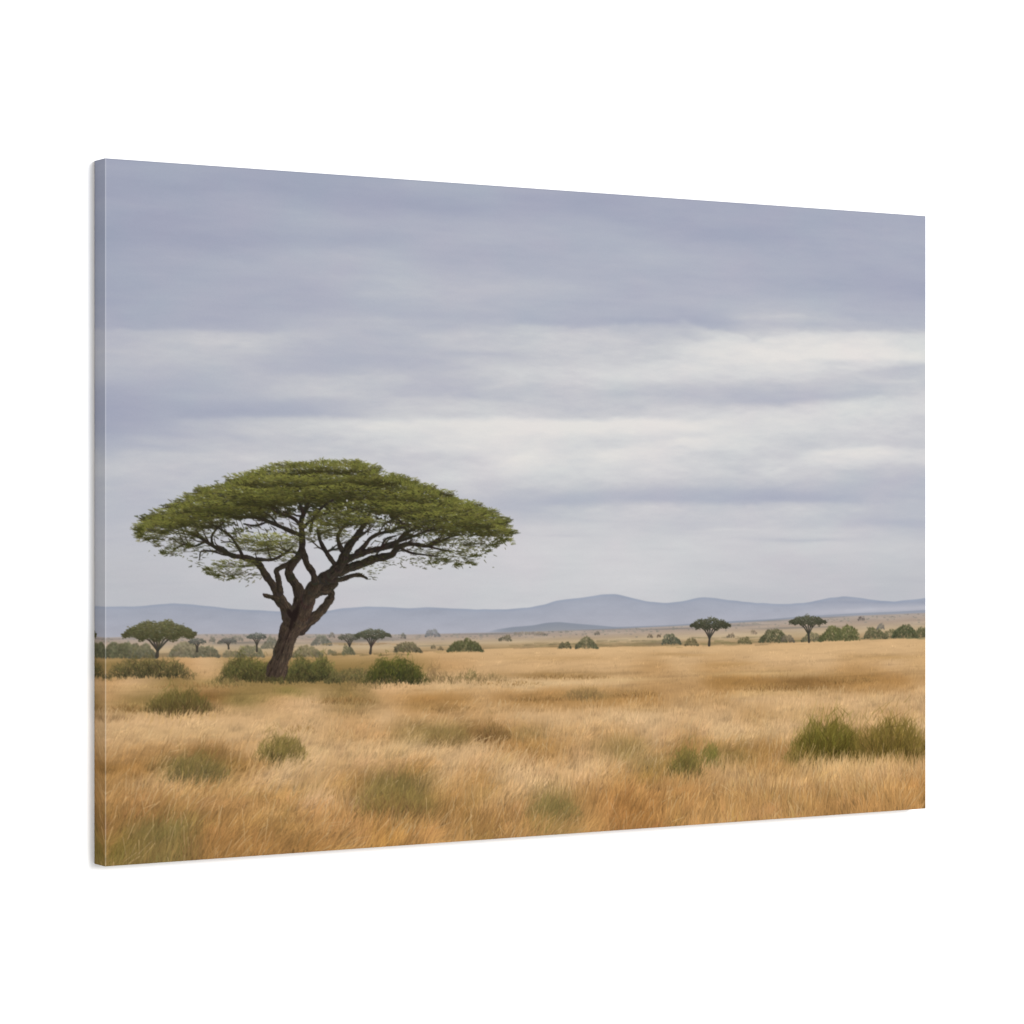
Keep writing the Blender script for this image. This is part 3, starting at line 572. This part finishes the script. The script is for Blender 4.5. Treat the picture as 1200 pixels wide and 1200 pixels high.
NT = 1500                                             # tussocks: dark at the foot, pale at the tips
for k in range(NT):
    gxx = rng.uniform(-20, RW + 20); i = int(min(max(gxx, 0), RW))
    f0 = np.interp(PX[RH*3//4, i], fieldx, fieldy); j0 = m(PX[RH*3//4, i], f0)[1]
    v = rng.uniform(0, 1)**1.12; yb = j0 + 8 + (RH + 26 - j0)*v
    d = np.clip((yb - j0)/(RH - j0), 0, 1); j = int(min(yb, RH))
    hw, hh = (9 + 26*d)*rng.uniform(.6, 1.4), (3 + 32*d)*rng.uniform(.6, 1.35)
    base = gc[min(max(j - int(.4*hh), 0), RH), i]*(1 + rng.normal(0, .05)); base = base + rng.normal(0, 2.5, 3)*d
    ln_ = lean[j, i] + rng.normal(0, 5 + 6*d); pale = rng.uniform(.5, 1.2)
    for q in range(int(12 + 34*d)):
        u = rng.normal(0, .5); x = gxx + u*hw; y = yb + rng.normal(0, .10*hh)
        L = hh*rng.uniform(.45, 1.1)*math.exp(-.5*u*u)
        an = math.radians(ln_ + u*16 + rng.normal(0, 7))
        mx, my = x + .5*L*math.sin(an*.7), y - .5*L*math.cos(an*.7)
        tx, ty = mx + .5*L*math.sin(an*1.6), my - .5*L*math.cos(an*1.6)
        t_ = rng.normal(0, .045); w = (.42 + .26*d)*rng.uniform(.7, 1.3)
        foot = base*(.92 - .16*d + t_); tip = base*(1.06 + .11*d*pale + t_) + np.array([5, 4, 3.])*d*pale
        OPS.append((y, (x, y, mx, my, w, w, foot, .34 + .16*d, 1.1, 0)))
        OPS.append((y + .01, (mx, my, tx, ty, w, w*.35, tip, .38 + .24*d, 1.0, 0)))
    if d > .3:
        for q in range(rng.integers(0, 4)):           # single seed stalks standing out of the tuft
            x = gxx + rng.normal(0, .6)*hw; L = hh*rng.uniform(1.0, 1.5); an = math.radians(ln_ + rng.normal(0, 12))
            mx, my = x + .55*L*math.sin(an*.8), yb - .55*L*math.cos(an*.8); tx, ty = mx + .45*L*math.sin(an*1.5), my - .45*L*math.cos(an*1.5)
            c = np.array([212, 180, 134.])*rng.uniform(.88, 1.08)
            OPS.append((yb + 1, (x, yb, mx, my, .45, .4, c*.94, .32, 1.1, 0))); OPS.append((yb + 1.1, (mx, my, tx, ty, .5, .65, c, .5, 1.1, 0)))

def shrub(lid, x0, x1, yb, h, dark, light, n, a=.6, leany=6, spread=1.0, leafy=False, root=.8):
    cx, hw = (x0 + x1)/2, (x1 - x0)/2
    lob = rng.uniform(.74, 1.10, 13)
    for k in range(n):
        u = np.clip(rng.uniform(-1, 1)*.86 + rng.normal(0, .16), -1.12, 1.12); q = min(abs(u), 1)
        top = h*(max(.05, 1 - q**2.3))**.55*np.interp(u, np.linspace(-1, 1, 13), lob)
        x, y = cx + u*hw, yb + rng.normal(0, root + .05*h) + 1.5*(1 - q)
        f = rng.uniform(.12, 1.0) + (abs(rng.normal(0, .26)) if rng.uniform() < .22 else 0)
        tx, ty = x + u*hw*.10*spread*f + rng.normal(0, .05*h), yb - top*f
        s = scl(x); l = (rng.uniform(.10, .24)*h if leafy else rng.uniform(.14, .48)*top)
        an = math.radians(leany + u*24*spread + rng.normal(0, 22 if not leafy else 38))
        A = m(tx, ty); B = m(tx - l*math.sin(an), ty + l*math.cos(an))
        g = np.clip(f*1.05 - .12 + rng.normal(0, .34), -.55, 1.3)
        c = np.clip(np.asarray(dark, float)*(1 - g) + np.asarray(light, float)*g, 12, 250)
        w = (.66 if leafy else .52)*s*rng.uniform(.6, 1.35)
        Y = m(cx, yb)[1]
        OPS.append((Y + (3 + .10*h) + (1 - f)*-2.5 + rng.normal(0, 1.6), (B[0], B[1], A[0], A[1], w, w*.4, jit(c, .12), a*(1 if f < .8 else .72)*(1 - .35*q), 1.3, lid)))
SH = 'green shrub in the printed grass'
def sh(label, *a, **k):
    shrub(motif('printed_shrub', label), *a, **k)
sh('broad olive shrub by the left edge', 128, 222, 793, 24, (64, 60, 42), (108, 98, 62), 1300, a=.65, leafy=True)
n_ = motif('printed_shrub', 'green shrubs round the foot of the large tree')
shrub(n_, 260, 322, 797, 31, (62, 58, 38), (98, 94, 54), 1300, a=.68, leafy=True)
shrub(n_, 332, 396, 798, 31, (60, 58, 38), (98, 95, 55), 1400, a=.68, leafy=True)
shrub(n_, 385, 440, 799, 18, (82, 76, 50), (118, 106, 68), 650, leafy=True)
sh('dense dark green shrub right of the trunk', 430, 497, 799, 30, (54, 54, 34), (84, 84, 42), 1500, a=.72, leafy=True)
shrub(None, 490, 600, 799, 13, (112, 94, 62), (138, 116, 78), 500, a=.45)
shrub(None, 498, 522, 797, 22, (110, 90, 62), (144, 118, 82), 110, a=.45)
shrub(None, 545, 560, 796, 13, (94, 90, 56), (118, 108, 66), 90, a=.45)
shrub(None, 240, 290, 803, 13, (110, 96, 60), (142, 120, 78), 260, a=.4)
shrub(None, 390, 480, 806, 13, (112, 94, 60), (146, 118, 78), 320, a=.35)
sh('olive tussock left of the large tree', 172, 250, 834, 30, (82, 68, 42), (108, 97, 54), 1500, a=.6)
shrub(None, 222, 262, 834, 14, (94, 74, 52), (136, 110, 72), 200, a=.45)
sh(SH, 300, 362, 894, 42, (90, 78, 44), (136, 118, 66), 900, a=.55, leany=14)
sh(SH, 194, 274, 919, 40, (92, 82, 54), (130, 112, 64), 1000, a=.5, leany=12)
shrub(None, 150, 240, 1000, 52, (112, 94, 56), (134, 114, 68), 460, a=.32, leany=12)
shrub(None, 124, 158, 1016, 36, (94, 82, 38), (124, 106, 54), 200, a=.42, leany=12)
sh(SH, 414, 514, 964, 54, (116, 88, 54), (146, 124, 70), 1100, a=.48, leany=10)
shrub(None, 470, 505, 962, 30, (112, 80, 52), (140, 106, 68), 200, a=.4, leany=10)
sh('small brown shrub in the middle of the printed field', 556, 600, 868, 23, (108, 80, 48), (142, 112, 70), 600, a=.55)
sh(SH, 496, 554, 873, 26, (122, 98, 60), (146, 122, 74), 600, a=.42, leany=12)
sh(SH, 616, 686, 965, 38, (100, 90, 54), (140, 122, 72), 800, a=.5, leany=16)
sh(SH, 783, 824, 913, 43, (88, 74, 44), (120, 108, 56), 900, a=.58)
sh(SH, 819, 845, 899, 32, (96, 88, 48), (124, 116, 58), 380, a=.52)
shrub(None, 840, 880, 900, 26, (122, 100, 60), (142, 116, 72), 220, a=.4)
shrub(None, 700, 760, 890, 30, (138, 110, 70), (156, 130, 84), 240, a=.35)
shrub(None, 660, 708, 819, 15, (116, 94, 62), (140, 114, 76), 320, a=.42)
for x0_, x1_, yb_, h_, n__ in [(858, 965, 809, 9, 420), (960, 1030, 801, 9, 320), (610, 720, 795, 6, 300), (600, 665, 821, 9, 260), (715, 775, 816, 9, 260), (372, 440, 824, 12, 420), (560, 640, 803, 6, 180), (500, 560, 832, 8, 160), (180, 280, 806, 8, 200), (124, 175, 834, 12, 260), (330, 372, 858, 10, 120)]:
    shrub(None, x0_, x1_, yb_, h_, (116, 86, 50), (168, 132, 84), n__, a=.42)
shrub(None, 600, 640, 866, 20, (138, 110, 70), (156, 128, 84), 200, a=.35)
sh('bushy green shrub near the lower right corner', 926, 1014, 893, 55, (64, 54, 22), (112, 102, 46), 2600, a=.62)
shrub(None, 940, 1085, 896, 24, (110, 84, 44), (168, 130, 78), 110, a=.45)
sh('olive shrub at the right edge of the print', 998, 1094, 893, 55, (80, 66, 32), (122, 104, 50), 2000, a=.58)
shrub(None, 916, 962, 899, 32, (108, 92, 48), (140, 116, 62), 360, a=.45)
shrub(None, 640, 670, 1000, 18, (132, 100, 52), (150, 114, 62), 60, a=.3)
for cx, w, yb, n in [(305, 60, 905, 60), (250, 70, 930, 60), (985, 70, 905, 120), (1050, 50, 900, 90), (800, 30, 925, 50), (465, 50, 975, 70), (650, 40, 980, 40), (210, 45, 842, 70), (190, 60, 935, 40), (1040, 40, 905, 40)]:
    for k in range(n):                                # pale stems crossing the feet of the shrubs
        x, y = cx + rng.normal(0, w*.5), yb + rng.normal(0, 5); L = rng.uniform(8, 24)*(.6 if yb < 850 else 1); an = math.radians(16 - 12*(x > 700) + rng.normal(0, 14))
        A = m(x, y); B = m(x + L*math.sin(an), y - L*math.cos(an))
        OPS.append((A[1], (A[0], A[1], B[0], B[1], .9, .45, jit((206, 168, 112), .07), .5, 1.1, 0)))

trunk_y = m(323, 796)[1] + 14
OPS.sort(key=lambda o: o[0])
done = False
for y, args in OPS:
    if not done and y > trunk_y:
        done = True
        keep, keep_w, keep_i = img.copy(), lab_w.copy(), lab_i.copy()
        for k in ('left', 'stub', 'left_up', 'mid', 'loop', 'loop_top', 'stem', 'right'): paint_limb(LIMBS[k], TREE_TRUNK)
        for P, w, a in [([(343, 724), (340, 735), (334, 752), (328, 770), (322, 790)], 1.5, .8), ([(350, 705), (347, 720), (341, 738), (338, 752)], 1.2, .55),
                        ([(331, 742), (327, 757), (322, 775), (316, 792)], .9, .5), ([(341, 742), (338, 760), (335, 775), (333, 790)], .8, .4), ([(338, 716), (342, 722), (346, 716)], 2.4, .8), ([(345, 727), (347, 720), (349, 712)], 2.2, .6)]:
            Q = spline([(p[0], p[1], w) for p in P])
            for i in range(len(Q) - 1):
                A, B = m(Q[i][0], Q[i][1]), m(Q[i+1][0], Q[i+1][1])
                dab(*A, *B, w*1.4, w*1.5, (36, 28, 26), a*.75, 2.0)
        for k in range(260):                          # bark furrows on the stem
            t = rng.uniform(0, 1); x, y2 = 326 + 18*(1 - t) + rng.uniform(-11, 11)*(1 - .1*t), 735 + 58*t
            A = m(x, y2); B = m(x - rng.uniform(1, 4), y2 + rng.uniform(4, 11)); f = rng.uniform(.65, 1.5)
            if lab_w[int(min(B[1], RH)), int(B[0])] > .6 and lab_i[int(B[1]), int(B[0])] == TREE_TRUNK and lab_i[int(A[1]), int(A[0])] == TREE_TRUNK:
                dab(*A, *B, .7, .35, np.array((66, 55, 47))*f, .45, 1.3)
        cut = smooth((PY + .9*blotch*2 - 795.5)/3.0); img[:] = img + (keep - img)*cut[..., None]
        lab_w[:] = np.where(cut > .5, keep_w, lab_w); lab_i[:] = np.where(cut > .5, keep_i, lab_i)
        for k in range(240):                          # shrub leaves in front of the trunk's foot
            u = rng.uniform(-1, 1); x = 327 + 34*u; y3 = 798 - rng.uniform(0, 3 + 20*abs(u)**2.5)
            X, Y = m(x, y3); an = rng.uniform(.2, 2.9); l = rng.uniform(2, 5)
            dab(X, Y, X + l*math.cos(an), Y - l*math.sin(an), .9, .4, jit((80, 74, 46), .18), .55, 1.2, n_)
    dab(*args)
crown()

# slight softness of the printed photograph
img[:] = blur(img, .42)
img += rng.normal(0, .8, img.shape[:2])[..., None].astype(np.float32)

# ------------------------------------------------------------------ who owns which cell
own = blur(lab_w, 1.6) > .42
idm = lab_i.copy()
for _ in range(5):                                    # spread motif numbers into the small gaps
    z = idm == 0
    for dy, dx in ((0, 1), (0, -1), (1, 0), (-1, 0)):
        r = np.roll(idm, (dy, dx), (0, 1)); idm = np.where(z & (idm == 0), r, idm)
label = np.where(own & (idm > 0), idm, 0)
BASE = len(MOTIF)
part_lab = np.where(label > 0, label, BASE + 1 + part)
MOTIF[BASE+1] = ('printed_sky', 'grey lavender streaked cloud across the upper two thirds')
MOTIF[BASE+2] = ('printed_hills', 'pale blue line of low hills')
MOTIF[BASE+3] = ('printed_grassland', 'golden dry grass filling the lower part')

# corner highlight along the left edge, painted as a pale mix into the ink
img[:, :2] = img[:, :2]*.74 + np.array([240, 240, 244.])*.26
img[:2] *= .95
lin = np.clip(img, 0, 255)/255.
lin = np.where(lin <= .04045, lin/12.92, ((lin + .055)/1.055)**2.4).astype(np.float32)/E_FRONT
print('painted', round(time.time() - T0, 1), 's')

# ================================================================== scene
sc = bpy.context.scene
col = sc.collection

def ink_material(name):
    mt = bpy.data.materials.new(name); mt.use_nodes = True
    nt = mt.node_tree; bs = nt.nodes['Principled BSDF']
    at = nt.nodes.new('ShaderNodeVertexColor'); at.layer_name = 'ink'
    bs.inputs['Roughness'].default_value = .9; bs.inputs['Specular IOR Level'].default_value = 0.0
    # woven cloth: two crossed fine waves as a faint bump
    tc = nt.nodes.new('ShaderNodeTexCoord')
    w1, w2 = nt.nodes.new('ShaderNodeTexWave'), nt.nodes.new('ShaderNodeTexWave')
    w1.bands_direction, w2.bands_direction = 'X', 'Z'
    for w in (w1, w2):
        w.inputs['Scale'].default_value = 420; nt.links.new(tc.outputs['Object'], w.inputs['Vector'])
    mx = nt.nodes.new('ShaderNodeMath'); mx.operation = 'ADD'
    nt.links.new(w1.outputs['Fac'], mx.inputs[0]); nt.links.new(w2.outputs['Fac'], mx.inputs[1])
    bp = nt.nodes.new('ShaderNodeBump'); bp.inputs['Strength'].default_value = .04; bp.inputs['Distance'].default_value = .0003
    nt.links.new(mx.outputs[0], bp.inputs['Height']); nt.links.new(bp.outputs['Normal'], bs.inputs['Normal'])
    nt.links.new(at.outputs['Color'], bs.inputs['Base Color'])
    return mt
INK = ink_material('printed_canvas')

def plain_material(name, c, rough=.9, scale=60, amt=.06):
    mt = bpy.data.materials.new(name); mt.use_nodes = True
    nt = mt.node_tree; bs = nt.nodes['Principled BSDF']
    nz = nt.nodes.new('ShaderNodeTexNoise'); nz.inputs['Scale'].default_value = scale
    rp = nt.nodes.new('ShaderNodeValToRGB')
    rp.color_ramp.elements[0].color = (*[v*(1 - amt) for v in c], 1); rp.color_ramp.elements[1].color = (*[min(v*(1 + amt), .95) for v in c], 1)
    nt.links.new(nz.outputs['Fac'], rp.inputs['Fac']); nt.links.new(rp.outputs['Color'], bs.inputs['Base Color'])
    bs.inputs['Roughness'].default_value = rough; bs.inputs['Specular IOR Level'].default_value = 0.0
    return mt

def sheet(name, V, F, colors, parent, mat=INK, lbl=None):
    me = bpy.data.meshes.new(name)
    me.vertices.add(len(V)); me.vertices.foreach_set('co', np.ascontiguousarray(V, np.float32).ravel())
    n = len(F); me.loops.add(4*n); me.polygons.add(n)
    me.loops.foreach_set('vertex_index', np.ascontiguousarray(F, np.int32).ravel())
    me.polygons.foreach_set('loop_start', np.arange(0, 4*n, 4, dtype=np.int32))
    me.update(calc_edges=True)
    if colors is not None:
        at = me.color_attributes.new('ink', 'FLOAT_COLOR', 'POINT')
        at.data.foreach_set('color', np.ascontiguousarray(np.concatenate([colors, np.ones((len(colors), 1), np.float32)], 1), np.float32).ravel())
    me.materials.append(mat)
    o = bpy.data.objects.new(name, me); col.objects.link(o)
    if parent: o.parent = parent
    if lbl: o['label'] = lbl
    return o

# root of the print: an Empty at the bottom centre of its back, on the wall (wall plane is y = 0, viewer at -y)
GAP = .0015
root = bpy.data.objects.new('canvas_print', None); col.objects.link(root)
root.empty_display_size = .1
root['label'] = 'wide canvas print of an umbrella shaped tree in golden grassland on a white wall'
root['category'] = 'canvas print'
YF = -(T + GAP)                                       # face of the print
VX = gx/RW*W - W/2; VZ = H - gy/RH*H
idx = (np.arange(RH)[:, None]*(RW + 1) + np.arange(RW)[None, :])
flab = part_lab[:-1, :-1]
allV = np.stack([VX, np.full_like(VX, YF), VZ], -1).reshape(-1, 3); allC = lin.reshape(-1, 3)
made = {}
for n, (kind, lbl) in MOTIF.items():
    f = idx[flab == n]
    if len(f) < 12:
        continue
    F = np.stack([f, f + RW + 1, f + RW + 2, f + 1], -1)
    u, inv = np.unique(F.ravel(), return_inverse=True)
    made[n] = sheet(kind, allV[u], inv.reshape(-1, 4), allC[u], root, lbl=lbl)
if TREE_CROWN in made and TREE_TRUNK in made:
    made[TREE_TRUNK].parent = made[TREE_CROWN]

def border(name, P0, P1, depth_cols, src):
    """one wrapped side: a strip from the face edge P0->P1 back to the wall, ink mirrored from the face"""
    n = src.shape[0]; k = src.shape[1]
    t = np.linspace(0, 1, n)[:, None, None]; d = np.linspace(0, 1, k)[None, :, None]
    V = np.array(P0)*(1 - t) + np.array(P1)*t + d*np.array([0, T, 0])
    f = (np.arange(n - 1)[:, None]*k + np.arange(k - 1)[None, :]).ravel()
    F = np.stack([f, f + 1, f + k + 1, f + k], -1)
    return sheet(name, V.reshape(-1, 3), F, src.reshape(-1, 3), root)
K = 30
hx = W/2
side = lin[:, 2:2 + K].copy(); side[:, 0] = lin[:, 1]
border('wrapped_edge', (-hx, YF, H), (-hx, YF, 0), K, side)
border('wrapped_edge', (hx, YF, 0), (hx, YF, H), K, lin[::-1, ::-1][:, :K])
border('wrapped_edge', (hx, YF, H), (-hx, YF, H), K, lin[:K, ::-1].transpose(1, 0, 2))
border('wrapped_edge', (-hx, YF, 0), (hx, YF, 0), K, lin[::-1][:K].transpose(1, 0, 2))
# wooden stretcher bars behind the cloth
WOOD = plain_material('pine_wood', (.52, .38, .22), .8, 25, .15)
def bar(x0, x1, z0, z1):
    y0, y1 = YF + .0012, -GAP
    V = [(x, y, z) for y in (y0, y1) for (x, z) in ((x0, z0), (x1, z0), (x1, z1), (x0, z1))]
    F = [(0, 1, 2, 3), (7, 6, 5, 4), (0, 4, 5, 1), (1, 5, 6, 2), (2, 6, 7, 3), (3, 7, 4, 0)]
    return sheet('stretcher_bar', np.array(V), np.array(F), None, root, WOOD)
e = .0012; bw = .038
bar(-hx + e, -hx + bw, e, H - e); bar(hx - bw, hx - e, e, H - e)
bar(-hx + bw + .0005, hx - bw - .0005, e, bw); bar(-hx + bw + .0005, hx - bw - .0005, H - bw, H - e)

# the wall
wall = sheet('wall', np.array([(-6, 0, -3), (6, 0, -3), (6, 0, 4), (-6, 0, 4.)]), np.array([(0, 1, 2, 3)]), None, None, plain_material('white_wall_paint', (.90, .90, .90), .9, 30, .004))
wall['kind'] = 'structure'

# ------------------------------------------------------------------ camera: from the left of the print, level
hl, hr = BL[1] - TL[1], BR[1] - TR[1]; ratio = hl/hr
xl, xr = TL[0] - 600, TR[0] - 600
# unit: print height; at depth dl the left edge spans hl units of the sketch
wc = (xr*ratio - xl)/hl                               # W/H * cos(theta)
sn = math.sqrt((W/H)**2 - wc**2)                      # W/H * sin(theta) = (ratio-1) * dl
theta = math.atan2(sn, wc)
dl = sn/(ratio - 1)*H
fpx = hl*dl/H
cam = bpy.data.cameras.new('camera'); co = bpy.data.objects.new('camera', cam); col.objects.link(co)
cam.sensor_width = 36; cam.lens = 36*fpx/1200; cam.clip_end = 100; cam.clip_start = .01
# left front edge in camera space: (xl/hl*H, depth dl); turn by theta into the wall's axes
ax, az = xl/hl*H, dl
ex = ax*math.cos(theta) + az*math.sin(theta); ey = -ax*math.sin(theta) + az*math.cos(theta)
zc = H/2 + ((TL[1] + BL[1])/2 - 600)/hl*H
co.location = (-hx - ex, YF - ey, zc)
co.rotation_euler = (math.pi/2, 0, -theta)
sc.camera = co
print('camera', tuple(co.location), math.degrees(theta), cam.lens)

# ------------------------------------------------------------------ light: white studio, one broad lamp to the right of the camera
wd = bpy.data.worlds.new('World'); sc.world = wd; wd.use_nodes = True
wd.node_tree.nodes['Background'].inputs['Color'].default_value = (1, 1, 1, 1)
wd.node_tree.nodes['Background'].inputs['Strength'].default_value = .90
def lamp(name, loc, size, power, tgt):
    L = bpy.data.lights.new(name, 'AREA'); L.shape = 'DISK'; L.size = size; L.energy = power
    o = bpy.data.objects.new(name, L); col.objects.link(o); o.location = loc
    d = np.array(tgt) - np.array(loc); 
    from mathutils import Vector
    o.rotation_euler = Vector(d).to_track_quat('-Z', 'Y').to_euler()
    return o
az_, el_, D = math.radians(9), math.radians(10.5), 7.0
lamp('key_lamp', (D*math.sin(az_)*math.cos(el_), -D*math.cos(az_)*math.cos(el_), H/2 + D*math.sin(el_)), 2.4, 428, (0, 0, H/2))

vs = sc.view_settings
sc.display_settings.display_device = 'sRGB'
vs.view_transform = 'Standard'; vs.look = 'None'; vs.exposure = 0; vs.gamma = 1; vs.use_curve_mapping = False
print('built', round(time.time() - T0, 1), 's')
